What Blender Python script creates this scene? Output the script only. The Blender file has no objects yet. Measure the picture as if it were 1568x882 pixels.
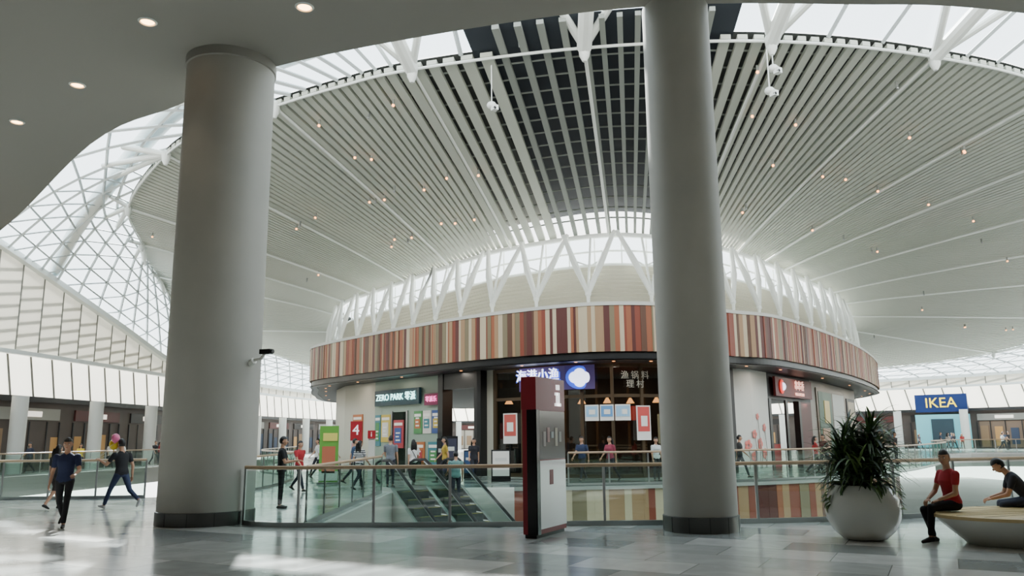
import bpy, bmesh, math, random
import numpy as np
from mathutils import Vector, Matrix
random.seed(7)
rad=math.radians
scene=bpy.context.scene

# ---------------------------------------------------------------- materials
def lin(c):
    out=[]
    for v in c[:3]:
        v=v/255.0
        out.append(v/12.92 if v<=0.04045 else ((v+0.055)/1.055)**2.4)
    return (out[0],out[1],out[2],1.0)
_m={}
def mat(name,col,rough=0.5,metal=0.0,emit=0.0,ecol=None,noise=0.0,nscale=3.0,bump=0.0,coat=0.0):
    if name in _m: return _m[name]
    m=bpy.data.materials.new(name); m.use_nodes=True
    nt=m.node_tree; b=nt.nodes['Principled BSDF']
    c=lin(col)
    b.inputs['Base Color'].default_value=c
    b.inputs['Roughness'].default_value=rough
    b.inputs['Metallic'].default_value=metal
    b.inputs['Coat Weight'].default_value=coat
    if emit>0:
        b.inputs['Emission Color'].default_value=lin(ecol) if ecol else c
        b.inputs['Emission Strength'].default_value=emit
    if noise>0 or bump>0:
        g=nt.nodes.new('ShaderNodeNewGeometry')
        n=nt.nodes.new('ShaderNodeTexNoise'); n.inputs['Scale'].default_value=nscale; n.inputs['Detail'].default_value=4
        nt.links.new(g.outputs['Position'],n.inputs['Vector'])
        if noise>0:
            r=nt.nodes.new('ShaderNodeValToRGB')
            k0=max(0,1-noise); k1=1+noise
            r.color_ramp.elements[0].position=0.3; r.color_ramp.elements[1].position=0.7
            r.color_ramp.elements[0].color=(c[0]*k0,c[1]*k0,c[2]*k0,1)
            r.color_ramp.elements[1].color=(min(1,c[0]*k1),min(1,c[1]*k1),min(1,c[2]*k1),1)
            nt.links.new(n.outputs['Fac'],r.inputs['Fac']); nt.links.new(r.outputs['Color'],b.inputs['Base Color'])
        if bump>0:
            bp=nt.nodes.new('ShaderNodeBump'); bp.inputs['Strength'].default_value=bump; bp.inputs['Distance'].default_value=0.02
            nt.links.new(n.outputs['Fac'],bp.inputs['Height']); nt.links.new(bp.outputs['Normal'],b.inputs['Normal'])
    _m[name]=m; return m
def glass(name,tint,gl=0.08,rough=0.02):
    if name in _m: return _m[name]
    m=bpy.data.materials.new(name); m.use_nodes=True; nt=m.node_tree
    nt.nodes.clear()
    o=nt.nodes.new('ShaderNodeOutputMaterial'); mx=nt.nodes.new('ShaderNodeMixShader')
    t=nt.nodes.new('ShaderNodeBsdfTransparent'); g=nt.nodes.new('ShaderNodeBsdfGlossy')
    t.inputs['Color'].default_value=lin(tint); g.inputs['Roughness'].default_value=rough
    mx.inputs['Fac'].default_value=gl
    nt.links.new(t.outputs[0],mx.inputs[1]); nt.links.new(g.outputs[0],mx.inputs[2]); nt.links.new(mx.outputs[0],o.inputs['Surface'])
    _m[name]=m; return m
def translucent(name,col,fac=0.5):
    if name in _m: return _m[name]
    m=bpy.data.materials.new(name); m.use_nodes=True; nt=m.node_tree; nt.nodes.clear()
    o=nt.nodes.new('ShaderNodeOutputMaterial'); mx=nt.nodes.new('ShaderNodeMixShader')
    t=nt.nodes.new('ShaderNodeBsdfTranslucent'); g=nt.nodes.new('ShaderNodeBsdfDiffuse')
    t.inputs['Color'].default_value=lin(col); g.inputs['Color'].default_value=lin(col)
    mx.inputs['Fac'].default_value=fac
    nt.links.new(g.outputs[0],mx.inputs[1]); nt.links.new(t.outputs[0],mx.inputs[2]); nt.links.new(mx.outputs[0],o.inputs['Surface'])
    _m[name]=m; return m

def floor_mat():
    m=bpy.data.materials.new('polished_marble_tiles'); m.use_nodes=True; nt=m.node_tree
    b=nt.nodes['Principled BSDF']
    g=nt.nodes.new('ShaderNodeNewGeometry'); mp=nt.nodes.new('ShaderNodeMapping')
    mp.inputs['Rotation'].default_value=(0,0,rad(28))
    nt.links.new(g.outputs['Position'],mp.inputs['Vector'])
    br=nt.nodes.new('ShaderNodeTexBrick')
    br.inputs['Scale'].default_value=1.0; br.inputs['Brick Width'].default_value=1.5; br.inputs['Row Height'].default_value=0.9
    br.inputs['Mortar Size'].default_value=0.006; br.inputs['Bias'].default_value=0.0
    br.inputs['Color1'].default_value=lin((216,216,212)); br.inputs['Color2'].default_value=lin((128,134,134))
    br.inputs['Mortar'].default_value=lin((100,103,102))
    nt.links.new(mp.outputs['Vector'],br.inputs['Vector'])
    n=nt.nodes.new('ShaderNodeTexNoise'); n.inputs['Scale'].default_value=1.6; n.inputs['Detail'].default_value=8; n.inputs['Distortion'].default_value=1.2
    nt.links.new(mp.outputs['Vector'],n.inputs['Vector'])
    mr=nt.nodes.new('ShaderNodeMapRange'); mr.inputs['From Min'].default_value=0.3; mr.inputs['From Max'].default_value=0.7
    mr.inputs['To Min'].default_value=0.84; mr.inputs['To Max'].default_value=1.08
    nt.links.new(n.outputs['Fac'],mr.inputs['Value'])
    mx=nt.nodes.new('ShaderNodeVectorMath'); mx.operation='SCALE'
    nt.links.new(br.outputs['Color'],mx.inputs[0]); nt.links.new(mr.outputs['Result'],mx.inputs['Scale'])
    nt.links.new(mx.outputs['Vector'],b.inputs['Base Color'])
    b.inputs['Roughness'].default_value=0.17
    b.inputs['Specular IOR Level'].default_value=0.7
    return m

M_floor=floor_mat()
M_white=mat('white_painted_steel',(230,233,228),0.4)
M_frame=mat('skylight_frame_backlit_grey',(186,192,192),0.5)  # white frames greyed so the colour itself carries their backlit shade
M_slat=mat('ceiling_slat_white',(192,195,183),0.6)
M_slatc=mat('ceiling_slat_grey',(138,142,136),0.6)
M_slatback=mat('ceiling_void_grey',(72,74,72),0.8)
M_dark=mat('ceiling_void_dark',(42,48,56),0.8)
M_col=mat('column_painted_plaster',(170,168,160),0.6,noise=0.03,nscale=1.5)
M_kick=mat('brushed_steel_kickplate',(96,96,94),0.35,0.8)
M_soff=mat('soffit_plaster',(148,145,137),0.7)
M_near=mat('concourse_wall_taupe',(108,103,97),0.6)
M_wallw=mat('wall_white',(216,215,208),0.6)
M_slab=mat('slab_edge_grey_white',(186,186,180),0.6)
M_cream=mat('cream_wall',(198,194,178),0.6)
M_low=mat('lower_floor_stone',(92,92,88),0.4)
M_hand=mat('handrail_wood',(186,158,126),0.35)
M_steel=mat('stainless_steel',(170,172,172),0.3,0.9)
M_glass=glass('railing_glass',(210,230,222),0.10)
M_rglass=glass('skylight_glass',(232,242,248),0.04)
M_sglass=glass('shopfront_glass',(182,190,188),0.12)
M_black=mat('black_metal',(20,20,22),0.4)
M_dgrey=mat('dark_grey_panel',(46,44,44),0.5)
M_bronze=mat('bronze_frame',(90,74,56),0.4,0.5)
M_rubber=mat('black_rubber',(16,16,17),0.5)
M_trans=translucent('backlit_panel_white',(243,242,236),0.7)
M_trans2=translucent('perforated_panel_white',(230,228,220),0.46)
M_trans3=translucent('panel_painted_shadow',(182,179,168),0.22)  # darker copy of the wall panel, paints the lattice shadow
M_beam=mat('grey_beam',(116,114,106),0.6)
M_warm=mat('warm_lamp',(255,190,120),0.5,emit=16,ecol=(255,190,120))
M_warm2=mat('warm_lamp_soft',(255,180,110),0.5,emit=7,ecol=(255,160,90))
STR=[mat('wood_tan',(174,138,102),0.5),mat('wood_cream',(208,190,160),0.5),mat('wood_red',(140,66,46),0.5),
     mat('wood_brown',(100,66,48),0.5),mat('wood_darkred',(92,40,34),0.5),mat('wood_olive',(134,120,92),0.5),mat('wood_orange',(162,94,62),0.5)]
STW=[5,3.0,5,3,3,3,4]

# ---------------------------------------------------------------- builders
class MB:
    def __init__(s): s.v=[];s.f=[];s.m=[];s.mats=[]
    def mi(s,m):
        if m not in s.mats: s.mats.append(m)
        return s.mats.index(m)
    def face(s,pts,m):
        b=len(s.v); s.v+= [tuple(p) for p in pts]; s.f.append(tuple(range(b,b+len(pts)))); s.m.append(s.mi(m))
    def grid(s,rows,m,cu=False,caps=False):
        b=len(s.v); nr=len(rows); nc=len(rows[0]); k=s.mi(m)
        for r in rows: s.v+=[tuple(p) for p in r]
        for i in range(nr-1):
            for j in range(nc if cu else nc-1):
                j2=(j+1)%nc
                s.f.append((b+i*nc+j,b+i*nc+j2,b+(i+1)*nc+j2,b+(i+1)*nc+j)); s.m.append(k)
        if caps:
            s.f.append(tuple(b+j for j in range(nc))[::-1]); s.m.append(k)
            s.f.append(tuple(b+(nr-1)*nc+j for j in range(nc))); s.m.append(k)
    def box(s,c,size,m,rz=0,M=None):
        x,y,z=[q/2 for q in size]
        R=Matrix.Rotation(rz,3,'Z') if M is None else M
        P=[Vector(c)+R@Vector((sx*x,sy*y,sz*z)) for sz in(-1,1) for sx,sy in((-1,-1),(1,-1),(1,1),(-1,1))]
        b=len(s.v); s.v+=[tuple(p) for p in P]; k=s.mi(m)
        for f in((3,2,1,0),(4,5,6,7),(0,1,5,4),(1,2,6,5),(2,3,7,6),(3,0,4,7)):
            s.f.append(tuple(b+i for i in f)); s.m.append(k)
    def tube(s,pts,r,m,n=8):
        pts=[Vector(p) for p in pts]; rows=[]
        for i,p in enumerate(pts):
            a=pts[max(i-1,0)]; c=pts[min(i+1,len(pts)-1)]
            t=(c-a)
            if t.length<1e-9: t=Vector((0,0,1))
            t.normalize()
            ref=Vector((0,0,1)) if abs(t.z)<0.9 else Vector((1,0,0))
            u=t.cross(ref).normalized(); w=t.cross(u)
            rr=r[i] if isinstance(r,(list,tuple)) else r
            rows.append([p+(u*math.cos(2*math.pi*k/n)+w*math.sin(2*math.pi*k/n))*rr for k in range(n)])
        s.grid(rows,m,cu=True,caps=True)
    def lathe(s,prof,c,m,n=48):
        rows=[[(c[0]+r*math.cos(2*math.pi*k/n),c[1]+r*math.sin(2*math.pi*k/n),c[2]+z) for k in range(n)] for r,z in prof]
        s.grid(rows,m,cu=True)
    def sphere(s,c,r,m,nu=14,nv=9,R=None):
        if not isinstance(r,(list,tuple)): r=(r,r,r)
        rows=[]
        for i in range(nv+1):
            th=math.pi*i/nv; th=min(max(th,0.03),math.pi-0.03)
            row=[]
            for k in range(nu):
                ph=2*math.pi*k/nu
                p=Vector((r[0]*math.sin(th)*math.cos(ph),r[1]*math.sin(th)*math.sin(ph),-r[2]*math.cos(th)))
                if R is not None: p=R@p
                row.append(Vector(c)+p)
            rows.append(row)
        s.grid(rows,m,cu=True,caps=True)
    def strip(s,pts,z0,z1,off,th,m):
        n=len(pts); rows=[[],[],[],[]]
        for i in range(n):
            a=Vector(pts[max(i-1,0)][:2]); c=Vector(pts[min(i+1,n-1)][:2])
            if n>3 and (Vector(pts[0][:2])-Vector(pts[-1][:2])).length<1e-6 and i in(0,n-1):
                a=Vector(pts[-2][:2]); c=Vector(pts[1][:2])
            t=(c-a).normalized(); nn=Vector((t.y,-t.x)); p=Vector(pts[i][:2])
            f=p+nn*off; b=p+nn*(off-th)
            q0=z0[i] if isinstance(z0,list) else z0; q1=z1[i] if isinstance(z1,list) else z1
            rows[0].append((f.x,f.y,q0)); rows[1].append((f.x,f.y,q1)); rows[2].append((b.x,b.y,q1)); rows[3].append((b.x,b.y,q0))
        cols=[[rows[k][i] for k in range(4)] for i in range(n)]
        s.grid(cols,m,cu=True,caps=True)
    def obj(s,name,smooth=True,ang=35,parent=None):
        me=bpy.data.meshes.new(name); me.from_pydata(s.v,[],s.f)
        for m in s.mats: me.materials.append(m)
        me.polygons.foreach_set('material_index',s.m)
        if smooth:
            me.polygons.foreach_set('use_smooth',[True]*len(me.polygons))
            me.set_sharp_from_angle(angle=rad(ang))
        me.update()
        o=bpy.data.objects.new(name,me); scene.collection.objects.link(o)
        if parent: o.parent=parent
        return o

def crp(P,u,closed=True):
    n=len(P); i=math.floor(u); t=u-i
    if closed: g=lambda k:P[k%n]
    else:
        if i>=n-1: i=n-2; t=1.0
        g=lambda k:P[min(max(k,0),n-1)]
    a,b,c,d=[Vector(g(i+k)) for k in(-1,0,1,2)]
    return 0.5*((2*b)+(c-a)*t+(2*a-5*b+4*c-d)*t*t+(3*b-a-3*c+d)*t**3)
def cr(P,closed=False,n=8):
    N=len(P)-(0 if closed else 1)
    out=[crp(P,i/n,closed) for i in range(N*n)]
    out.append(Vector(P[0]) if closed else Vector(P[-1]))
    return out
def resample(path,d):
    path=[Vector(p) for p in path]; L=[0]
    for a,b in zip(path,path[1:]): L.append(L[-1]+(b-a).length)
    n=max(1,round(L[-1]/d)); out=[]; j=0
    for k in range(n+1):
        s=L[-1]*k/n
        while j<len(L)-2 and L[j+1]<s: j+=1
        t=(s-L[j])/max(1e-9,L[j+1]-L[j]); out.append(path[j].lerp(path[j+1],min(t,1)))
    return out
def text(name,body,loc,size,m,rz=0,parent=None,ext=0.01,align='CENTER'):
    cu=bpy.data.curves.new(name,'FONT'); cu.body=body; cu.size=size; cu.extrude=ext
    cu.align_x=align; cu.align_y='CENTER'; cu.materials.append(m)
    o=bpy.data.objects.new(name,cu); o.location=loc; o.rotation_euler=(rad(90),0,rz)
    scene.collection.objects.link(o)
    if parent: o.parent=parent
    return o
def fill(loops,z,m,name=None,flip=False):
    bm=bmesh.new(); ed=[]
    for lp in loops:
        vs=[bm.verts.new((p[0],p[1],z)) for p in lp]
        for a,b in zip(vs,vs[1:]+vs[:1]): ed.append(bm.edges.new((a,b)))
    bmesh.ops.triangle_fill(bm,use_beauty=True,use_dissolve=False,edges=ed)
    for f in bm.faces:
        if (f.normal.z<0)!=flip: f.normal_flip()
    me=bpy.data.meshes.new(name); bm.to_mesh(me); bm.free(); me.materials.append(m)
    o=bpy.data.objects.new(name,me); scene.collection.objects.link(o); return o

# ---------------------------------------------------------------- plan of the roof
ENT=[((-13,66),(-27.0,71,11.5),(-30,82,7.8)),((-12.5,56.5),(-26.8,59,14),(-28.4,67,7.8)),((-10.8,51),(-23.4,49,14),(-28.6,57,9.8)),
 ((-8.6,47.8),(-20.4,40.9,14),(-29,49.5,11.5)),((-6,44.2),(-15,33,14),(-29.6,43.5,13)),((-4.6,42.2),(-12,30.2,14),(-30.3,38,14.2)),
 ((-3.2,40.3),(-8.8,28,14),(-31,31,15.5)),((-1.7,38.3),(-6.1,26.4,14),(-23,18,17.5)),((0,36.5),(-3.3,25.1,14),(-8,10,19)),
 ((4.3,34.2),(2.4,23.7,14),(2,8,19.5)),((8.2,35.6),(8.3,23.4,14),(10,8,19.5)),((11,38),(14.1,24.6,14),(20,9,19)),
 ((13,40.2),(20,27.2,14),(32,13,18)),((16,44),(30,34,14),(50,20,15)),((20,49.5),(40,46,13.6),(66,34,12)),((24,57),(47,60,11.6),(71,55,9.6)),
 ((27,66),(46.5,77,9.3),(58,80,8.2)),((23,76),(34,93,8.6),(42,98,7.9)),((8,81),(8,112,8.6),(6,130,7.9)),((-7,76),(-18,100,9.2),(-22,118,7.8))]
NE=len(ENT)
PI=[e[0] for e in ENT]; PR=[e[1] for e in ENT]; PO=[e[2] for e in ENT]
def Iu(u): return crp(PI,u)
def Ru(u): return crp(PR,u)
def Ou(u): return crp(PO,u)
ZI=10.5
def P(u,s):
    r=Ru(u); i=Iu(u); return Vector((i.x+(r.x-i.x)*s,i.y+(r.y-i.y)*s,ZI+(r.z-ZI)*(max(s,0)**0.9)))
def G(u,q):
    r=Ru(u); o=Ou(u); x=r.x+(o.x-r.x)*q; y=r.y+(o.y-r.y)*q
    return Vector((x,y,r.z+0.3+(o.z-r.z-0.3)*q+4*q*(1-q)*0.8))

# slats
us=[]
for i in range(NE):
    L=(Ru(i+1)-Ru(i)).length
    sp=0.64 if i==8 else (0.56 if i==9 else 0.46)
    n=max(4,round(L/sp))
    for k in range(n): us.append((i+k/n,1.0/n))
mb=MB()
for u,du in us:
    cen=8.5<=u<=9.72
    fr=0.32 if cen else (0.6 if 8<=u<=10.99 else 0.68)
    smax=1.1 if cen else 1.0
    rows=[]
    for k in range(9):
        s=smax*k/8; p=P(u,s); q=P(u+du,s); d=(q-p); w=d.length*fr; d.z=0; d.normalize()
        a=p; b=p+d*w; h=Vector((0,0,0.15))
        rows.append([a,b,b+h,a+h])
    mb.grid(rows,M_slatc if cen else M_slat,cu=True,caps=True)
mb.obj('ceiling_slats',smooth=False)
# cross rods + backing
mb=MB()
for k in range(1,15):
    s=k/15
    pts=[P(i*0.2,s)+Vector((0,0,0.22)) for i in range(NE*5+1)]
    mb.tube(pts,0.035,M_slatc,4)
mb.obj('ceiling_purlins')
mb=MB()
def back(u0,u1,m,s0=0.0,s1=1.0):
    n=int(round((u1-u0)*10))
    rows=[]
    for i in range(n+1):
        u=u0+(u1-u0)*i/n; row=[]
        for k in range(9):
            s=s0+(s1-s0)*k/8; row.append(P(u,s)+Vector((0,0,0.24+0.75*(1-min(s,1)))))
        rows.append(row)
    mb.grid(rows,m)
back(8.4,9.8,M_dark); back(8.4,9.8,M_dark,1.0,1.1); back(9.8,NE+8.4,M_slatback)
mb.obj('ceiling_deck')
# main radial pipes, rim rod and cast nodes
nodes=[1,2,3,4,6,8,9,10,11,12,12.6,13.3,14,14.6,15.3,16,17,18,19,20]
mb=MB()
mb.tube([Ru(i*0.1)-Vector((0,0,0.08)) for i in range(NE*10+1)],0.05,M_white,6)
for u in nodes:
    mb.tube([P(u,s/8)-Vector((0,0,0.1)) for s in range(9)],0.06,M_white,6)
    p=Ru(u)-Vector((0,0,0.05))
    mb.sphere(p,0.2,M_white,10,6)
    mb.tube([p-Vector((0,0,0.5)),p-Vector((0,0,0.3)),p],[0.07,0.17,0.2],M_white,10)
    for du,q,r in((-0.33,0.22,0.15),(0.33,0.22,0.15),(0.0,0.3,0.13)):
        mb.tube([p,G(u+du,q)],[0.13,r],M_white,10)
mb.obj('roof_rim_struts')
# hole clerestory : ring beams, struts
def ring(off,z):
    out=[]
    for i in range(NE*6+1):
        u=i/6; p=Iu(u); t=(Iu(u+0.02)-Iu(u-0.02)).normalized(); n=Vector((t.y,-t.x)); out.append((p.x+n.x*off,p.y+n.y*off,z))
    return out
mb=MB()
mb.tube(ring(0,10.42),0.12,M_white,8)
mb.tube(ring(-0.2,9.75),0.05,M_white,6)
acc=0;last=Iu(0); svals=[]
for i in range(1,NE*50):
    p=Iu(i/50); acc+=(p-last).length; last=p
    if acc>2.3: svals.append(i/50); acc=0
for u in svals:
    t=(Iu(u+0.02)-Iu(u-0.02)).normalized(); n=Vector((t.y,-t.x)); c=Iu(u)
    b=Vector((c.x+n.x*0.7,c.y+n.y*0.7,7.7))
    mb.tube([b-Vector((0,0,0.85)),b-Vector((0,0,0.15)),b],[0.06,0.08,0.13],M_white,8)
    mb.sphere(b,0.14,M_white,8,6)
    sp=1.12/(Iu(u+0.5)-Iu(u-0.5)).length
    mb.tube([b,Vector((c.x,c.y,10.42))],0.055,M_white,8)
    for sg in(-1,1):
        e=P(u+sg*sp,0.015); mb.tube([b,b.lerp(e,0.5)+Vector((n.x*0.1,n.y*0.1,-0.05)),e],[0.10,0.15,0.09],M_white,8)
        m1=Vector((c.x+n.x*0.25,c.y+n.y*0.25,9.0)); mb.tube([b.lerp(e,0.55),m1],0.035,M_white,6)
mb.obj('clerestory_tree_struts')
mb=MB()
for a in range(13):
    z0=6.85+a*0.175
    mb.grid([ring(-0.3,z0),ring(-0.2,z0+0.12),ring(-0.3,z0+0.175)],M_cream)
mb.obj('wall_upper_drum',smooth=False)
mb=MB()
mb.grid([ring(-0.28,9.12),ring(-0.28,10.4)],M_rglass)
rr=resample(ring(-0.28,9.12),1.2)
for p in rr: mb.box((p.x,p.y,9.76),(0.06,0.06,1.28),M_white)
mb.tube(ring(-0.28,9.14),0.08,M_white,6)
mb.obj('window_1')

# glazed roof
mb=MB(); MQ=7
gu=[]
for i in range(NE):
    L=max((Ru(i+1)-Ru(i)).length,(Ou(i+1)-Ou(i)).length*0.7); n=max(2,round(L/2.5))
    for k in range(n): gu.append(i+k/n)
gu.append(NE)
mb.grid([[G(u,j/MQ) for j in range(MQ+1)] for u in gu],M_rglass)
roofg=mb.obj('window_2')
mb=MB()
for u in gu: mb.tube([G(u,j/MQ)-Vector((0,0,0.12)) for j in range(MQ+1)],0.08,M_frame,4)
for j in range(1,MQ+1): mb.tube([G(u,j/MQ)-Vector((0,0,0.1)) for u in gu],0.07,M_frame,4)
for i in range(len(gu)-1):
    if gu[i]<3.99 or gu[i]>13:
        for j in range(MQ):
            mb.tube([G(gu[i],j/MQ)-Vector((0,0,0.1)),G(gu[i+1],(j+1)/MQ)-Vector((0,0,0.1))],0.05,M_frame,4)
for u in (8,9,10,11,12,13,14):
    mb.tube([G(u,j/MQ)-Vector((0,0,0.4)) for j in range(MQ+1)],0.24,M_white,10)
mb.tube([crp([(-6,26,15.6),(-9.5,28,15.5),(-12.5,30.2,15.3),(-14.9,32.2,15.1),(-20.9,39.6,14.7),(-25.6,45.2,13.7),(-28.8,49,12.2)],k/6,False) for k in range(37)],0.4,M_white,14)
mb.tube([crp([(-6.5,24.5,16.3),(-12,26.5,16.2),(-18.5,32,15.8),(-25,39,15.0),(-29.4,43.5,13.4)],k/6,False) for k in range(25)],0.16,M_frame,10)
mb.obj('skylight_frame')

# ---------------------------------------------------------------- outer walls
def Wseg(u0,u1,n=4):
    return [Ou(u0+(u1-u0)*i/int((u1-u0)*n)) for i in range(int((u1-u0)*n)+1)]
W=Wseg(13,26,6); Wt=[p.z for p in W]
mb=MB()
M_shopd=mat('shop_dark_wall',(84,72,66),0.6,noise=0.15,nscale=0.6)
mb.strip(W,0,4.2,0,0.2,M_shopd)
mb.strip(W,4.05,4.35,-0.35,0.35,M_dgrey)
mb.strip(W,4.35,6.8,-0.1,0.06,M_trans)
mb.strip(W,6.7,6.95,-0.35,0.35,M_white)
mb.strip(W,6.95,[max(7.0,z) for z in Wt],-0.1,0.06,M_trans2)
mb.strip(W,[z-0.2 for z in Wt],[z+0.15 for z in Wt],-0.2,0.4,M_white)
mb.obj('wall_outer',smooth=False)
mb=MB()
wr=resample([Vector((p.x,p.y,p.z)) for p in W],2.0)
for i,p in enumerate(wr):
    a=wr[max(i-1,0)]; c=wr[min(i+1,len(wr)-1)]; t=Vector((c.x-a.x,c.y-a.y)).normalized(); n=Vector((-t.y,t.x))
    q=Vector((p.x+n.x*0.15,p.y+n.y*0.15,0))
    tt=Vector((t.x,t.y,0))
    mb.tube([q+Vector((0,0,4.3)),q+tt*0.6+Vector((0,0,6.8))],0.08,M_beam,4)
    if i<len(wr)-1:
        nx=wr[i+1]; A=Vector((p.x,p.y))+n*0.13; B=Vector((nx.x,nx.y))+n*0.13
        top=min(p.z,nx.z)-0.25; z=6.98
        while z+0.62<top:
            mb.face([(A.x,A.y,z+0.38),(B.x,B.y,z),(B.x,B.y,z+0.22),(A.x,A.y,z+0.6)],M_trans3)  # slanted band painted in place of a cast lattice shadow
            z+=0.72
    mb.tube([q+Vector((0,0,6.9)),q+Vector((0,0,p.z))],0.06,M_beam,4)
mb.obj('trim_1_and_shadow_bands')
# shopfront bays on outer wall
SC=[(190,60,50),(60,70,90),(220,215,200),(150,120,90),(200,150,90),(110,60,110),(70,110,80)]
mb=MB(); wb=resample([Vector((p.x,p.y,0)) for p in W],7.0)
for i in range(len(wb)-1):
    a,b=wb[i],wb[i+1]; t=(b-a).normalized(); n=Vector((-t.y,t.x,0)); L=(b-a).length; rz=math.atan2(t.y,t.x)
    c=(a+b)/2+n*0.12
    lit=mat('shop_window_glow_%d'%(i%5),[(150,128,104),(120,100,84),(170,160,144),(110,90,80),(150,124,106)][i%5],0.5,emit=0.25)
    mb.box(c+Vector((0,0,1.5)),(L-1.8,0.08,2.8),lit,rz)
    for q in(-0.34,-0.12,0.1,0.3):
        mb.box(c+t*(L*q)+n*0.08+Vector((0,0,1.3)),(L*0.11,0.06,random.uniform(1.2,2.4)),mat('shop_item_%d'%random.randrange(7),SC[random.randrange(7)],0.6),rz)
    for q in(-0.4,-0.23,0.0,0.21,0.4): mb.box(c+t*(L*q)+n*0.14+Vector((0,0,1.5)),(0.08,0.08,2.8),M_dgrey,rz)
    mb.box(c+n*0.1+Vector((0,0,3.35)),(L-1.6,0.2,0.7),mat('shop_sign_band_%d'%(i%3),[(40,34,32),(90,40,36),(150,146,138)][i%3],0.5),rz)
    mb.box(c+n*0.24+Vector((0,0,3.35)),(1.8,0.05,0.32),mat('shop_sign_letters',(250,240,225),0.5,emit=1.2),rz)
    cc=a+n*2.2
    mb.lathe([(0.42,0),(0.42,4.2)],cc,M_wallw,20)
mb.obj('outer_shopfronts')
# near enclosing walls
mb=MB(); mb.strip([(-31,31),(-33,20),(-33,-12)],0,10.2,0,0.3,M_near); mb.obj('wall_left',smooth=False)
mb=MB(); mb.strip([(-33,-12),(52,-12)],0,10.2,0,0.3,M_near); mb.obj('wall_back',smooth=False)
mb=MB(); mb.strip([(52,-12),(52,21)],0,10.2,0,0.3,M_near); mb.obj('wall_right',smooth=False)

# ---------------------------------------------------------------- soffit slab over the camera side
SE=cr([(-33,43),(-20.7,31.2),(-12.15,21.8),(-8.6,19.2),(-5.5,17.1),(-1.16,15.5),(2.8,14.6),(6.7,14.6),(10.5,15),(20,17.5),(34,24),(52,34)],n=6)
sl=[(p.x,p.y) for p in SE]+[(52,-12),(-33,-12)]
fill([sl],10.1,M_soff,'ceiling',flip=True)
fill([sl],11.3,M_soff,'ceiling_top')
mb=MB(); mb.strip(sl+[sl[0]],10.1,11.3,0.0,0.02,M_soff); mb.obj('trim_2')
# columns
def column(name,x,y,r,z1,collar=False):
    mb=MB()
    mb.lathe([(r,0.0),(r,z1)],(x,y,0),M_col,72)
    mb.lathe([(r+0.0,0.27),(r+0.025,0.26),(r+0.025,0.0)],(x,y,0),M_kick,72)
    for k in range(12):
        a=k*math.pi/6
        mb.box((x+(r+0.026)*math.cos(a),y+(r+0.026)*math.sin(a),0.13),(0.006,0.012,0.26),M_dgrey,a)
    if collar: mb.lathe([(r,z1-0.22),(r+0.03,z1-0.2),(r+0.03,z1)],(x,y,0),M_soff,72)
    return mb.obj(name)
column('round_column',-6.35,16.95,0.95,10.1,True)
column('round_column',3.34,14.78,0.65,10.12)
# soffit downlights
mb=MB(); dl=[(-7.4,15),(-4.06,14.5),(-10.4,17.9),(-13.2,20.1),(-1,11.5),(4,11),(9,11.5),(-12,13),(-17,17),(-7,9),(0,6),(8,5),(15,10),(-14,6)]
for x,y in dl:
    mb.lathe([(0.19,-0.005),(0.15,-0.03),(0.13,0.0)],(x,y,10.1),M_white,20)
    mb.lathe([(0.13,-0.01),(0.001,-0.012)],(x,y,10.1),M_warm,20)
mb.obj('recessed_downlights')
for x,y in dl:
    l=bpy.data.lights.new('downlight','SPOT'); l.energy=60; l.color=(1,0.82,0.62); l.spot_size=rad(80); l.spot_blend=0.6; l.shadow_soft_size=0.1
    o=bpy.data.objects.new('downlight_lamp',l); o.location=(x,y,10.02); scene.collection.objects.link(o)
# ceiling spots on slats
mb=MB()
for i in range(70):
    u=random.choice([random.uniform(2.5,8),random.uniform(10,16)]); s=random.choice([0.25,0.5,0.72,0.9])
    p=P(round(u*2)/2,s)+Vector((random.uniform(-.4,.4),random.uniform(-.4,.4),-0.02))
    mb.tube([p,p-Vector((0.01,0.02,0.24))],0.045,M_slatc,8)
    mb.sphere(p-Vector((0.01,0.03,0.25)),0.055,M_warm2 if random.random()<0.75 else M_steel,8,6)
mb.obj('ceiling_spotlights')
mb=MB()
for (x,y,z) in((-0.6,24.4,12.3),(8.3,23.4,13.0),(8.1,23.3,12.2)):
    mb.tube([(x,y,z),(x,y,z+1.4)],0.02,M_white,6)
    mb.sphere((x,y,z),(0.16,0.16,0.13),M_white,12,8); mb.box((x+0.1,y-0.1,z-0.13),(0.18,0.2,0.17),M_white,0.5); mb.sphere((x+0.1,y-0.18,z-0.16),0.06,M_black,8,6)
mb.obj('hanging_projector')

# ---------------------------------------------------------------- floors
near=cr([(-3.9,16.1),(0,15.9),(4,15.95),(7,16.4),(11,17.6),(14,19),(18,21.3),(28,26.5),(38,34)],n=6)
far=cr([(44,46),(44,60),(37,66),(31,60),(27,50.5),(21,41),(15.5,34),(9.5,29.9),(4,28.3),(1,27.9),(-1.6,27.8)],n=6)
V1=near+far+[Vector((-3.95,26.0))]
V2=cr([(-25,25.2),(-17,24.6),(-11,24.6),(-9.2,26),(-9,30),(-10.2,37),(-13.4,43),(-15.5,50),(-17,60),(-19,70),(-22,72),(-24.3,66),(-24,55),(-25,42),(-26.3,31)],closed=True,n=5)[:-1]
outer=[(-34,-12.5),(75,-12.5),(75,136),(-34,136)]
fill([outer,[(p.x,p.y) for p in V1],[(p.x,p.y) for p in V2]],0,M_floor,'floor')
mb=MB(); mb.box((20,60,-5.6),(110,150,0.2),M_low); mb.obj('floor_lower',smooth=False)
mb=MB()
mb.strip([(p.x,p.y) for p in V2]+[(V2[0].x,V2[0].y)],-1.0,-0.002,0.0,0.1,M_slab)
mb.strip([(p.x,p.y) for p in near],-1.0,-0.002,0,0.1,M_slab)
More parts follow.
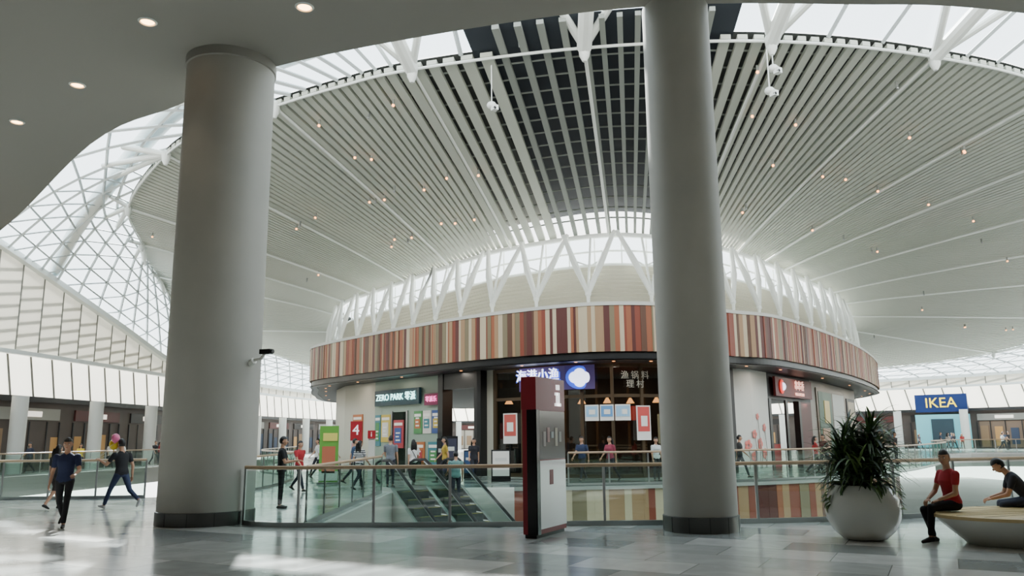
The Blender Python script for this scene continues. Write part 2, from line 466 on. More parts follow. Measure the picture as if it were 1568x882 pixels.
mb.strip([(-3.95,26.0),(-3.9,16.1)],-1.0,-0.002,0,0.1,M_slab)
mb.strip([(p.x,p.y) for p in far[:28]],-1.0,-0.002,0,0.1,M_slab)
mb.obj('trim_3',smooth=False)
def stripes(mb,path,z0,z1,out=0.0,wmin=0.07,wmax=0.26,bevel=0.03):
    L=[0];path=[Vector(p[:2]) for p in path]
    for a,b in zip(path,path[1:]): L.append(L[-1]+(b-a).length)
    def at(s):
        lo=0
        for j in range(at.j,len(L)-1):
            if L[j+1]>=s: lo=j;break
        else: lo=len(L)-2
        at.j=lo
        t=(s-L[lo])/max(1e-9,L[lo+1]-L[lo]); return path[lo].lerp(path[lo+1],min(t,1))
    at.j=0
    s=0
    while s<L[-1]-0.02:
        w=random.uniform(wmin,wmax); e=min(s+w,L[-1]); a=at(s); b=at(e); m=random.choices(STR,STW)[0]
        o=out+random.uniform(0,bevel)
        mb.strip([a,b],z0,z1,o,0.12,m); s=e
mb=MB(); fs=[p for p in far if -0.2<p.x<17 and p.y<36]
stripes(mb,fs[::-1],-1.5,-0.12,0.02,0.15,0.6)
mb.strip([(p.x,p.y) for p in fs[::-1]],-0.12,0.0,0.08,0.2,M_slab)
mb.obj('striped_slab_fascia',smooth=False)

def rail(name,path,h=1.12,sp=1.45):
    mb=MB(); path=[Vector((p[0],p[1],0)) for p in path]
    pp=resample(path,sp); fine=resample(path,0.5)
    mb.tube([p+Vector((0,0,h)) for p in fine],0.036,M_hand,8)
    mb.strip([(p.x,p.y) for p in fine],0,0.09,0.03,0.06,M_steel)
    for a,b in zip(pp,pp[1:]):
        d=(b-a).normalized(); a2=a+d*0.03; b2=b-d*0.03
        mb.face([a2+Vector((0,0,0.09)),b2+Vector((0,0,0.09)),b2+Vector((0,0,h-0.07)),a2+Vector((0,0,h-0.07))],M_glass)
    for i,p in enumerate(pp):
        d=(pp[min(i+1,len(pp)-1)]-pp[max(i-1,0)]); rz=math.atan2(d.y,d.x)
        mb.box(p+Vector((0,0,h/2)),(0.05,0.03,h),M_steel,rz)
    return mb.obj(name)
rail('glass_railing',[(-5.42,16.5),(-5.0,16.05),(-4.4,15.88)]+[(p.x,p.y-0.25) for p in near])
rail('glass_railing',[(-4.1,16.2),(-4.15,25.6)])
rail('glass_railing',[(p.x-0.0,p.y+0.2) for p in far[:-8]][::-1][0:])
rail('glass_railing',[(p.x-0.15*0,p.y-0.2) for p in V2[:11]])
rail('glass_railing',[(p.x+0.2,p.y) for p in V2[14:46]])
rail('glass_railing',[(p.x-0.2,p.y) for p in V2[52:]])

# ---------------------------------------------------------------- the drum shop building
Fp=[(-11.2,45),(-7.4,40.2),(-2.4,34.9),(1.74,31.9),(4.3,31.2),(6.8,31.9),(9.4,33.7),(12.4,36),(19.4,45.7),(25.6,56.4),(28.4,63),(29,71),(23,80),(8,85),(-8,80),(-14.6,66),(-13.9,56),(-12.2,48.5)]
FC=cr(Fp,closed=True,n=14)
mb=MB(); stripes(mb,FC,4.95,6.8)
mb.obj('striped_timber_fascia',smooth=False)
mb=MB(); F2=[(p.x,p.y) for p in FC]
mb.strip(F2,4.62,4.97,-0.12,0.3,M_black)
mb.strip(F2,6.78,6.92,0.06,0.35,M_wallw)
mb.obj('trim_4',smooth=False)
fill([F2[:-1]],4.66,M_dgrey,'ceiling_shop',flip=True)
fill([F2[:-1]],6.85,M_wallw,'roof_deck')
mb=MB()
for i in range(0,len(FC)-1,9):
    p=FC[i]; c=Vector((7,55)); q=p.lerp(c,0.9/(c-p).length)
    mb.lathe([(0.07,0),(0.001,-0.01)],(q.x,q.y,4.64),M_warm2,12)
mb.obj('canopy_downlights')
Sp=[(-12.4,57),(-10.9,49.5),(-9.6,45.9),(-6.1,41.4),(-1.3,36.3),(2.3,33.6),(4.4,33),(6.3,33.6),(8.3,35.2),(11,37.2),(17.9,46.7),(24.2,57),(26.4,64),(26.8,70)]
def sy(x):
    for a,b in zip(Sp[2:12],Sp[3:12]):
        if a[0]<=x<=b[0]: t=(x-a[0])/(b[0]-a[0]); return a[1]+(b[1]-a[1])*t
    return Sp[2][1]
def sseg(x0,x1):
    xs=[x0]+[p[0] for p in Sp[2:12] if x0+0.05<p[0]<x1-0.05]+[x1]
    return [(x,sy(x)) for x in xs]
def srot(x): return math.atan2(sy(x+0.2)-sy(x-0.2),0.4)
def snrm(x):
    r=srot(x); return Vector((math.sin(r),-math.cos(r)))
def sp_obj(name,items):
    mb=MB()
    for it in items:
        x0,x1,z0,z1,off,th,m=it; mb.strip(sseg(x0,x1),z0,z1,off,th,m)
    return mb.obj(name,smooth=False)
def C(n,c,e=0,r=0.5): return mat(n,c,r,emit=e)
mb=MB()
mb.strip(Sp[:3],0,4.66,0,0.2,M_cream); mb.strip(sseg(-9.6,-7.4),0,4.66,0,0.2,M_cream)
mb.strip(sseg(-7.4,-3.2),0,4.66,0,0.2,C('pale_green_wall',(150,166,150)))
mb.strip(sseg(-1.15,-0.85),0,4.66,0.05,0.3,M_cream)
mb.strip(sseg(10.0,12.3),0,4.66,0.05,0.25,M_wallw)
mb.strip(sseg(12.3,16.6),3.4,4.66,0.0,0.25,M_dgrey)
mb.strip(sseg(15.2,16.6),0,3.4,0.0,0.25,C('maroon_wall',(80,32,32)))
mb.strip(sseg(16.6,24.2),0,4.66,0,0.2,C('taupe_panel',(142,134,124)))
mb.strip(Sp[11:],0,4.66,0,0.2,M_cream)
mb.obj('wall_shop',smooth=False)
# shop A : sign, posters, counters
o=sp_obj('lit_shop_sign',[(-7.2,-4.5,3.35,4.15,0.2,0.15,C('sign_teal_dark',(20,50,58),0.2))])
n=snrm(-5.85); text('sign_text','ZERO PARK 零派',(-5.85+n.x*0.24,sy(-5.85)+n.y*0.24,3.75),0.46,C('sign_cyan_glow',(190,255,250),4.0),srot(-5.85),o)
o=sp_obj('pink_shop_sign',[(-4.2,-3.4,3.25,3.8,0.2,0.12,C('sign_pink_dark',(110,20,64),0.25))])
n=snrm(-3.8); text('sign_text','零派乐',(-3.8+n.x*0.24,sy(-3.8)+n.y*0.24,3.52),0.3,C('sign_pink_glow',(255,120,190),2.5),srot(-3.8),o)
PC=[(178,104,58),(62,122,134),(196,170,70),(166,54,62),(76,138,80),(214,208,198),(52,78,138)]
pi=0
for x0,x1,z0,z1 in((-8.9,-8.2,1.4,3.0),(-7.3,-6.95,1.3,2.9),(-6.9,-6.3,1.5,2.9),(-6.1,-5.5,1.2,2.6),(-4.9,-4.45,1.9,3.0),(-4.4,-3.95,1.9,3.0),(-3.9,-3.4,1.9,3.0),(-4.9,-4.3,0.3,1.5),(-4.1,-3.5,0.3,1.5)):
    a=PC[pi%7]; b=PC[(pi+3)%7]; pi+=1; w=(x1-x0)
    items=[(x0,x1,z0,z1,0.06,0.05,C('poster_%d'%(pi%7),a,0.08)),(x0+w*.15,x1-w*.2,z0+.25,z1-.4,0.08,0.03,C('poster_%d'%((pi+3)%7),b,0.08)),
      (x0+w*.1,x1-w*.1,z1-.28,z1-.14,0.08,0.03,C('poster_white',(230,225,216),0.15))]
    for k in range(3): items.append((x0+w*.3,x1-w*(.3+.1*(k%2)),z0+.35+.18*k,z0+.42+.18*k,0.095,0.02,C('poster_white',(230,225,216))))
    sp_obj('wall_poster',items)
sp_obj('door_1',[(-6.2,-5.3,0,3.0,0.03,0.02,M_sglass),(-6.25,-6.17,0,3.05,0.08,0.07,M_steel),(-5.35,-5.27,0,3.05,0.08,0.07,M_steel)])
# black portal
o=sp_obj('entrance_portal',[(-3.2,-2.95,0,4.64,0.5,0.6,M_black),(-1.4,-1.15,0,4.64,0.5,0.6,M_black),(-3.2,-1.15,3.9,4.64,0.45,0.5,M_black),
   (-3.1,-1.2,0,4,-2.2,0.1,M_dgrey),(-2.7,-2.3,0.4,1.9,-1.2,0.05,C('portal_poster',(150,150,160),0.3))])
# restaurant : glass, frames, interior
fr=[(-0.85,8.9,3.25,3.38,0.05,0.12,M_bronze),(-0.85,8.9,4.5,4.64,0.05,0.12,M_bronze),(-0.85,8.9,0.0,0.15,0.05,0.12,M_bronze)]
x=-0.85
while x<9.9: fr.append((x,x+0.12,0,4.64,0.08,0.16,M_bronze)); x+=1.22
fr.append((8.9,10.0,0,4.64,0.05,0.2,M_dgrey))
sp_obj('window_3',fr+[(-0.85,8.9,0.15,4.5,-0.02,0.01,M_sglass)])
mb=MB()
mb.box((4.4,41.5,2.3),(11,0.2,4.6),C('restaurant_back_wall',(84,66,52)))
for i in range(13):
    x=-0.6+i*0.8; mb.box((x,40.6,2.6),(0.12,0.15,3.6),C('restaurant_timber',(130,94,62)))
for i in range(6):
    x=0.2+i*1.6; mb.box((x,38.3+0.3*(i%2),0.37),(1.1,0.8,0.06),C('restaurant_table',(90,56,36))); mb.box((x,38.3+0.3*(i%2),0.17),(0.1,0.1,0.34),M_black)
    mb.box((x,39.1,0.5),(1.2,0.12,1.0),C('restaurant_booth',(110,40,34)))
for i in range(8):
    x=-0.2+i*1.15; y=37.6+0.5*(i%2); mb.tube([(x,y,3.4),(x,y,4.6)],0.012,M_black,5)
    mb.lathe([(0.05,0.25),(0.2,0.0),(0.001,0.02)],(x,y,3.2),M_warm2,14)
mb.box((3.0,36.6,0.55),(3.4,0.5,1.1),C('restaurant_counter',(160,124,84)))
mb.box((1.6,40.4,2.9),(1.6,0.1,0.8),C('menu_screen_orange',(240,150,70),0.9)); mb.box((5.6,40.4,2.8),(2.0,0.1,0.7),C('menu_screen_red',(220,60,50),0.9)); mb.box((7.4,38.9,2.0),(0.9,0.1,1.4),C('menu_screen_cream',(240,226,190),0.6))
mb.obj('restaurant_interior',smooth=False)
o=sp_obj('lit_restaurant_sign',[(0.45,3.45,3.6,4.6,0.3,0.06,C('restaurant_sign_backing',(84,70,120),0.25))])
n=snrm(1.3); text('sign_text','海港小渔',(1.25+n.x*0.36,sy(1.25)+n.y*0.36,4.22),0.56,C('sign_white_glow',(225,232,255),2.6),srot(1.3),o,ext=0.03)
text('sign_text_edge','海港小渔',(1.25+n.x*0.32,sy(1.25)+n.y*0.32,4.19),0.6,C('sign_blue_glow',(60,90,220),1.2),srot(1.3),o,ext=0.01)
mb2=MB(); Msb=C('sign_blue_glow',(60,90,220),1.2); Msw=_m['sign_white_glow']
n=snrm(2.9); bx,by=2.85+n.x*0.34,sy(2.85)+n.y*0.34
mb2.sphere((bx,by,4.08),(0.58,0.05,0.48),Msb,20,12); 
for dx,dz in((-0.2,0),(0.2,0),(0,0.14),(0,-0.16)): mb2.sphere((bx+dx,by-0.06,4.08+dz),(0.25,0.03,0.24),Msw,12,8)
mb2.obj('sign_emblem',parent=o)
n=snrm(5.2); text('window_lettering','渔 锅 料\n理 村',(5.0+n.x*0.15,sy(5.0)+n.y*0.15,3.95),0.36,C('lettering_cream',(186,184,172),0.1),srot(5.0))
for i,(x0,x1,z0,z1,c) in enumerate(((-0.35,0.25,1.4,2.7,(186,84,76)),(3.0,3.55,2.3,2.95,(150,190,220)),(3.6,4.15,2.3,2.95,(100,150,200)),(4.2,4.75,2.3,2.95,(150,190,220)),(5.0,5.6,1.5,2.9,(200,80,76)),(-0.6,-0.1,0.2,1.1,(205,205,205)),(7.6,8.3,1.4,2.7,(190,110,58)),(1.0,1.5,1.3,2.0,(210,184,80)))):
    w=x1-x0
    sp_obj('window_poster',[(x0,x1,z0,z1,0.16,0.03,C('wposter_white',(226,224,218),0.15)),(x0+w*.08,x1-w*.08,z0+(z1-z0)*.25,z1-.05,0.175,0.03,C('wposter_%d'%i,c,0.15)),(x0+w*.3,x1-w*.25,z0+(z1-z0)*.4,z1-(z1-z0)*.3,0.19,0.03,C('wposter_white',(226,224,218)))])
# flower art wall
mb=MB(); Mp=C('petal_pink',(225,120,110)); Mst=C('stem_grey',(130,128,120))
for x,z,r in((10.6,1.2,0.16),(11.0,1.7,0.13),(11.4,1.25,0.18),(11.8,2.0,0.12),(11.3,2.5,0.1),(10.9,0.7,0.14),(11.7,0.8,0.16)):
    n=snrm(x); q=Vector((x+n.x*0.09,sy(x)+n.y*0.09,z)); R=Matrix.Rotation(srot(x),3,'Z')
    for k in range(5):
        a=k*2*math.pi/5; mb.sphere(q+R@Vector((math.cos(a)*r,0,math.sin(a)*r)),(r*.7,0.015,r*.7),Mp,8,6,R)
    mb.tube([q,q+Vector((0.05,0,-z*0.5)),q+Vector((0.0,0,-z+0.15))],0.015,Mst,5)
mb.obj('wall_flower_mural')
# red shop
o=sp_obj('red_lit_sign',[(12.7,16.3,3.55,4.5,0.25,0.12,C('sign_dark_red',(92,22,24),0.15))])
n=snrm(14.8); text('sign_text','串串香',(14.9+n.x*0.3,sy(14.9)+n.y*0.3,4.15),0.55,C('sign_pale_red_glow',(255,190,170),1.6),srot(14.8),o)
text('sign_text','MALA KITCHEN',(14.9+n.x*0.3,sy(14.9)+n.y*0.3,3.72),0.22,_m['sign_pale_red_glow'],srot(14.8),o)
mb2=MB(); n=snrm(13.2); mb2.sphere((13.2+n.x*0.3,sy(13.2)+n.y*0.3,4.03),(0.33,0.05,0.36),C('sign_red_round',(235,60,50),1.2),18,10,Matrix.Rotation(srot(13.2),3,'Z')); mb2.sphere((13.2+n.x*0.36,sy(13.2)+n.y*0.36,4.03),(0.14,0.03,0.2),Msw,12,8); mb2.obj('sign_roundel',parent=o)
sp_obj('door_2',[(12.3,12.5,0,3.4,0.1,0.3,M_black),(15.1,15.3,0,3.4,0.1,0.3,M_black),(12.4,15.2,0,3.4,-2.0,0.1,C('red_interior',(120,40,34),0.08)),(13.9,14.1,0,3.4,0.05,0.1,M_black),
  (12.6,13.8,0,1.2,-0.3,0.1,C('red_counter',(150,36,34))),(12.7,13.5,2.4,3.2,-1.6,0.1,C('glow_panel_red',(230,90,60),0.8))])
sp_obj('window_4',[(17.2,21.8,0.2,4.3,0.06,0.05,M_bronze),(17.4,19.3,0.4,4.1,0.08,0.04,C('display_green',(74,98,82),0.1)),(19.5,21.6,0.4,4.1,0.08,0.04,C('display_white',(190,192,186),0.1)),(17.6,18.6,0.6,2.0,0.12,0.05,C('display_photo',(150,120,96),0.2)),(18.0,18.8,2.3,3.6,0.12,0.05,C('display_photo2',(190,170,110),0.2))])
sp_obj('window_4',[(22.2,23.9,0.2,4.0,0.06,0.05,M_dgrey),(22.4,23.7,0.5,3.8,0.08,0.04,C('display_beige',(170,158,136),0.1))])
# lights under canopy / in shops
def area(name,loc,sx,sy_,e,col,rot=(0,0,0)):
    l=bpy.data.lights.new(name,'AREA'); l.shape='RECTANGLE'; l.size=sx; l.size_y=sy_; l.energy=e; l.color=col
    o=bpy.data.objects.new(name,l); o.location=loc; o.rotation_euler=rot; scene.collection.objects.link(o); return o
area('restaurant_ceiling_lamp',(3.5,38,4.5),9,3,240,(1,0.8,0.6))
area('red_shop_ceiling_lamp',(15.5,44.5,3.3),1.5,1.5,60,(1,0.6,0.5))
for x in(-8,-5.3,-2.2,0.8,4.3,7.6,11,14.5,18.5,22.5):
    n=snrm(max(-9.4,min(x,24)))
    area('canopy_lamp',(x+n.x*1.0,sy(x)+n.y*1.0,4.6),1.2,0.3,18,(1,0.9,0.78))

# floor-standing signs on the island
mb=MB(); Mr=C('sign_red',(160,28,38),0.12)
mb.box((-6.6,34,0.8),(0.44,0.16,1.6),M_wallw); mb.box((-6.6,34,2.0),(0.47,0.2,0.8),Mr); mb.box((-6.6,33.9,1.25),(0.34,0.02,0.5),C('sign_pinkpanel',(214,150,150)))
o=mb.obj('level_number_totem',smooth=False); text('number','4',(-6.6,33.88,2.02),0.6,C('sign_plainwhite',(245,245,245),0.6),0,o)
mb=MB(); mb.box((-6.05,34.6,1.0),(0.28,0.1,2.0),M_wallw); mb.box((-6.05,34.52,1.85),(0.32,0.08,0.34),Mr); o=mb.obj('information_post',smooth=False); text('glyph','i',(-6.05,34.46,1.85),0.3,_m['sign_plainwhite'],0,o)
mb=MB(); Mg=C('banner_green',(104,162,66),0.05)
mb.box((-7.05,31,1.12),(0.72,0.04,2.1),Mg); mb.box((-7.05,31,0.03),(0.8,0.3,0.06),M_steel); mb.box((-7.05,30.97,0.9),(0.5,0.02,1.0),C('banner_figure',(190,110,80))); mb.box((-7.0,30.96,1.75),(0.55,0.02,0.3),C('banner_yellow',(230,215,110))); mb.box((-7.05,30.97,0.3),(0.72,0.02,0.35),C('banner_white',(220,225,215)))
mb.obj('roll_up_banner',smooth=False)
for x,y,w,h,c in((-2.7,34.2,0.7,1.7,(54,54,72)),(-1.9,34.6,0.45,1.1,(50,80,120)),(-3.1,34.6,0.35,1.6,(40,38,38)),(-0.5,31.6,0.75,1.15,(225,222,215)),(7.9,31.2,0.5,1.3,(200,196,190))):
    mb=MB(); mb.box((x,y,h/2+0.05),(w,0.06,h),M_black); mb.box((x,y-0.04,h/2+0.1),(w*.86,0.02,h*.82),C('stand_%d_%d'%(c[0],c[1]),c,0.1)); mb.box((x,y,0.03),(w,0.4,0.05),M_black)
    mb.box((x,y-0.055,h*.72),(w*.6,0.01,h*.1),M_wallw)
    mb.obj('poster_stand',smooth=False)

# far furniture store sign on outer wall
rz=rad(-38)
mb=MB(); cpos=Vector((47.6,89.6,4.95)); mb.box(cpos,(5.2,0.3,1.95),C('sign_navy',(12,42,98),0.15),rz)
nn=Vector((math.sin(rz),-math.cos(rz),0))
o=mb.obj('furniture_store_sign',smooth=False); text('sign_text','IKEA',cpos+nn*0.2,1.55,C('sign_yellow',(250,215,40),1.6),rz,o,ext=0.03)
mb=MB(); p=cpos+nn*0.1; p.z=1.9; mb.box(p,(5.4,0.25,3.6),C('store_entry_blue',(110,180,190),0.4),rz); mb.box(p+nn*0.15,(2.2,0.2,2.6),C('store_entry_dark',(40,60,70)),rz); mb.box(p+nn*0.3+Vector((1.6,1.0,-0.9)),(1.0,0.2,1.6),C('store_entry_yellow',(220,200,70),0.3),rz); mb.obj('door_3',smooth=False)

# ---------------------------------------------------------------- escalators
def escal(name,cx,cy):
    d=Vector((0.58,-0.815,0)).normalized(); sd=Vector((-d.y,d.x,0)); rz=math.atan2(d.y,d.x)
    mb=MB(); top=Vector((cx,cy,0)); sl=math.tan(rad(30)); L=8.6
    mb.box(top-d*0.7+Vector((0,0,0.01)),(1.4,1.25,0.03),M_steel,rz)
    for k in range(int(L/0.4)):
        c=top+d*(0.2+k*0.4)+Vector((0,0,-0.231*k-0.12)); mb.box(c,(0.41,0.96,0.24),C('escalator_step',(70,72,74),0,0.4),rz)
        mb.box(c+Vector((0,0,0.121))-d*-0.19,(0.03,0.96,0.01),C('escalator_edge',(200,180,60)),rz)
    for s in(-1,1):
        o=sd*(0.58*s)
        def pt(t,h): return top+o+d*t+Vector((0,0,h-(max(0,t))*sl))
        w=sd*(0.12*s)
        for off in(Vector((0,0,0)),w):
            mb.face([pt(-1.1,0.12)+off,pt(0,0.12)+off,pt(L,0.12)+off,pt(L,-0.9)+off,pt(0,-0.9)+off,pt(-1.1,-0.3)+off],M_steel if off.length<0.01 else M_wallw)
        mb.face([pt(-1.1,0.12),pt(0,0.12),pt(0,0.12)+w,pt(-1.1,0.12)+w],M_steel)
        mb.face([pt(0,0.12),pt(L,0.12),pt(L,0.12)+w,pt(0,0.12)+w],M_steel)
        m_=w*0.5
        mb.face([pt(-1.1,0.12)+m_,pt(0,0.12)+m_,pt(0,0.9)+m_,pt(-1.1,0.9)+m_],M_glass)
        mb.face([pt(0,0.12)+m_,pt(L,0.12)+m_,pt(L,0.9)+m_,pt(0,0.9)+m_],M_glass)
        hr=[pt(-0.9,0.25),pt(-1.15,0.35),pt(-1.28,0.6),pt(-1.15,0.86),pt(-0.9,0.95),pt(-0.2,0.97),pt(0.3,0.94),pt(1.0,0.93),pt(L,0.93)]
        mb.tube([p+m_ for p in hr],0.045,M_rubber,8)
        mb.tube([p+m_-Vector((0,0,0.06)) for p in hr[5:]],0.03,M_steel,6)
    return mb.obj(name,smooth=False)
escal('escalator',-3.38,26.55); escal('escalator',-2.32,27.3)

# ---------------------------------------------------------------- information totem
Mred=mat('totem_maroon',(122,26,36),0.4,emit=0.06); Mblk=mat('totem_black_glass',(18,16,18),0.25)
Mgl=mat('totem_glyph_white',(250,250,250),0.5,emit=1.2)
mb=MB()
a=Vector((0.38,13.7,0)); b=Vector((0.93,14.8,0)); d=(b-a).normalized(); L=(b-a).length; n=Vector((-d.y,d.x,0)) # to the left/front
rz=math.atan2(d.y,d.x)
def tb(t0,t1,w0,w1,z0,z1,m):
    c=a+d*((t0+t1)/2)+n*((w0+w1)/2); mb.box((c.x,c.y,(z0+z1)/2),(t1-t0,w1-w0,z1-z0),m,rz)
tb(0.03,L-0.03,0.03,0.24,0,0.06,M_dgrey)
tb(0,L,0.0,0.26,0.06,2.12,Mred)
tb(-0.012,L,-0.012,0.27,2.12,2.68,Mred)
tb(-0.008,0.01,0.0,0.17,0.06,2.12,Mblk)
tb(0.12,L-0.02,-0.014,0.005,1.28,2.1,mat('totem_screen',(84,82,84),0.12,emit=0.04))
tb(0.12,L-0.02,-0.016,0.005,0.14,1.26,mat('totem_white_glass_glow',(206,212,210),0.2,emit=0.2))  # white panel given an added glow to lift it out of shade
tb(0.0,0.12,-0.012,0.0,0.06,2.12,Mblk)
for k in range(5): tb(0.25+k*0.17,0.36+k*0.17,-0.02,-0.01,1.5+0.07*(k%3),1.75+0.07*(k%2),mat('totem_map_%d'%k,[(120,110,104),(140,90,84),(100,116,120),(130,124,100),(96,100,96)][k],0.4))
tb(0.5,0.65,-0.022,-0.014,0.85,1.1,Mred)
tb(0.84,0.98,-0.03,-0.012,2.2,2.44,Mgl); tb(0.78,1.04,-0.03,-0.012,2.2,2.25,Mgl); tb(0.79,0.9,-0.03,-0.012,2.39,2.44,Mgl); tb(0.84,0.98,-0.03,-0.012,2.49,2.58,Mgl)
tot=mb.obj('information_totem',smooth=False)

# ---------------------------------------------------------------- planter
mb=MB(); px,py=5.6,13.25
mb.lathe([(0.001,0.0),(0.27,0.0),(0.33,0.02),(0.46,0.14),(0.55,0.31),(0.575,0.46),(0.55,0.62),(0.48,0.76),(0.42,0.83),(0.405,0.85),(0.385,0.845),(0.38,0.8),(0.001,0.79)],(px,py,0),mat('glazed_white_pot',(220,220,212),0.25,coat=0.5),56)
mb.lathe([(0.38,0.79),(0.001,0.8)],(px,py,0.005),mat('soil',(50,38,28),0.9),24)
LG=[mat('leaf_dark',(38,62,32),0.45),mat('leaf_mid',(62,92,46),0.45),mat('leaf_light',(104,130,72),0.45)]
random.seed(3)
def leaf(base,az,el,L,w,droop,m,nseg=6):
    dirh=Vector((math.cos(az),math.sin(az),0)); side=Vector((-math.sin(az),math.cos(az),0)); rows=[]; p=Vector(base); e=el
    for k in range(nseg+1):
        t=k/nseg; ww=w*math.sin(math.pi*min(0.97,0.12+0.86*t))**0.7
        up=Vector((0,0,1))*math.cos(e)-dirh*math.sin(e)
        rows.append([p-side*ww,p-up*ww*0.35,p+side*ww])
        p=p+(dirh*math.cos(e)+Vector((0,0,1))*math.sin(e))*(L/nseg); e-=droop/nseg
    mb.grid(rows,m)
for i in range(8):
    a_=i*0.85; h=[0.98,0.72,0.85,0.55,0.8,0.45,0.9,0.62][i]; r=0.18
    top=Vector((px+r*math.cos(a_)*1.5,py+r*math.sin(a_)*1.5,0.8+h))
    mb.tube([(px+r*.6*math.cos(a_),py+r*.6*math.sin(a_),0.78),top],[0.035,0.025],mat('plant_stem',(86,74,50),0.8),7)
    for k in range(95):
        z=top.z-random.random()*h*0.85
        leaf((top.x,top.y,z),random.uniform(0,2*math.pi),random.uniform(-0.1,1.45),random.uniform(0.42,0.78),random.uniform(0.014,0.026),random.uniform(0.5,1.6),random.choices(LG,[4,4,2])[0])
for k in range(90):
    az=random.uniform(0,2*math.pi); leaf((px+0.3*math.cos(az),py+0.3*math.sin(az),0.82),az,random.uniform(0.1,0.9),random.uniform(0.15,0.4),0.03,random.uniform(1,3),random.choice(LG))
for k in range(40):
    az=random.choice([random.uniform(-0.7,0.2),random.uniform(2.9,3.4)]); z=random.uniform(0.45,0.85); leaf((px+0.55*math.cos(az),py+0.55*math.sin(az),z),az,random.uniform(-0.9,0.6),0.12,0.03,1.2,random.choice(LG[1:]))
mb.obj('potted_dracaena',ang=80)

# ---------------------------------------------------------------- round bench
mb=MB(); bc=(8.85,12.55)
def ell(rx,ry,z,n=72): return [(bc[0]+rx*math.cos(2*math.pi*k/n),bc[1]+ry*math.sin(2*math.pi*k/n),z) for k in range(n)]
Mw=mat('bench_white_shell',(226,226,218),0.3,coat=0.3)
mb.grid([ell(1.95,0.92,0),ell(2.0,0.96,0.05),ell(2.18,1.1,0.2),ell(2.33,1.22,0.33),ell(2.38,1.27,0.39)],Mw,cu=True)
Mwd=mat('bench_bamboo',(216,192,138),0.4,noise=0.08,nscale=6)
mb.grid([ell(2.38,1.27,0.39),ell(2.42,1.31,0.395),ell(2.42,1.31,0.44),ell(2.4,1.29,0.452),ell(0.9,0.3,0.452),ell(0.01,0.01,0.452)],Mwd,cu=True)
for k in range(24):
    t=2*math.pi*k/24; mb.tube([(bc[0]+0.9*math.cos(t),bc[1]+0.3*math.sin(t),0.4535),(bc[0]+2.39*math.cos(t),bc[1]+1.285*math.sin(t),0.4535)],0.003,M_bronze,4)
mb.obj('round_bench')

# CCTV camera on the column
mb=MB(); mb.tube([(-5.43,16.62,3.3),(-5.2,16.4,3.3),(-5.12,16.35,3.38)],0.03,M_wallw,8); mb.box((-5.06,16.3,3.44),(0.26,0.11,0.1),M_black,rad(-20)); mb.tube([(-4.94,16.26,3.44),(-4.9,16.245,3.44)],0.045,M_black,10); mb.tube([(-5.5,16.62,3.22),(-5.38,16.55,3.28)],0.07,M_wallw,10)
mb.obj('security_camera')

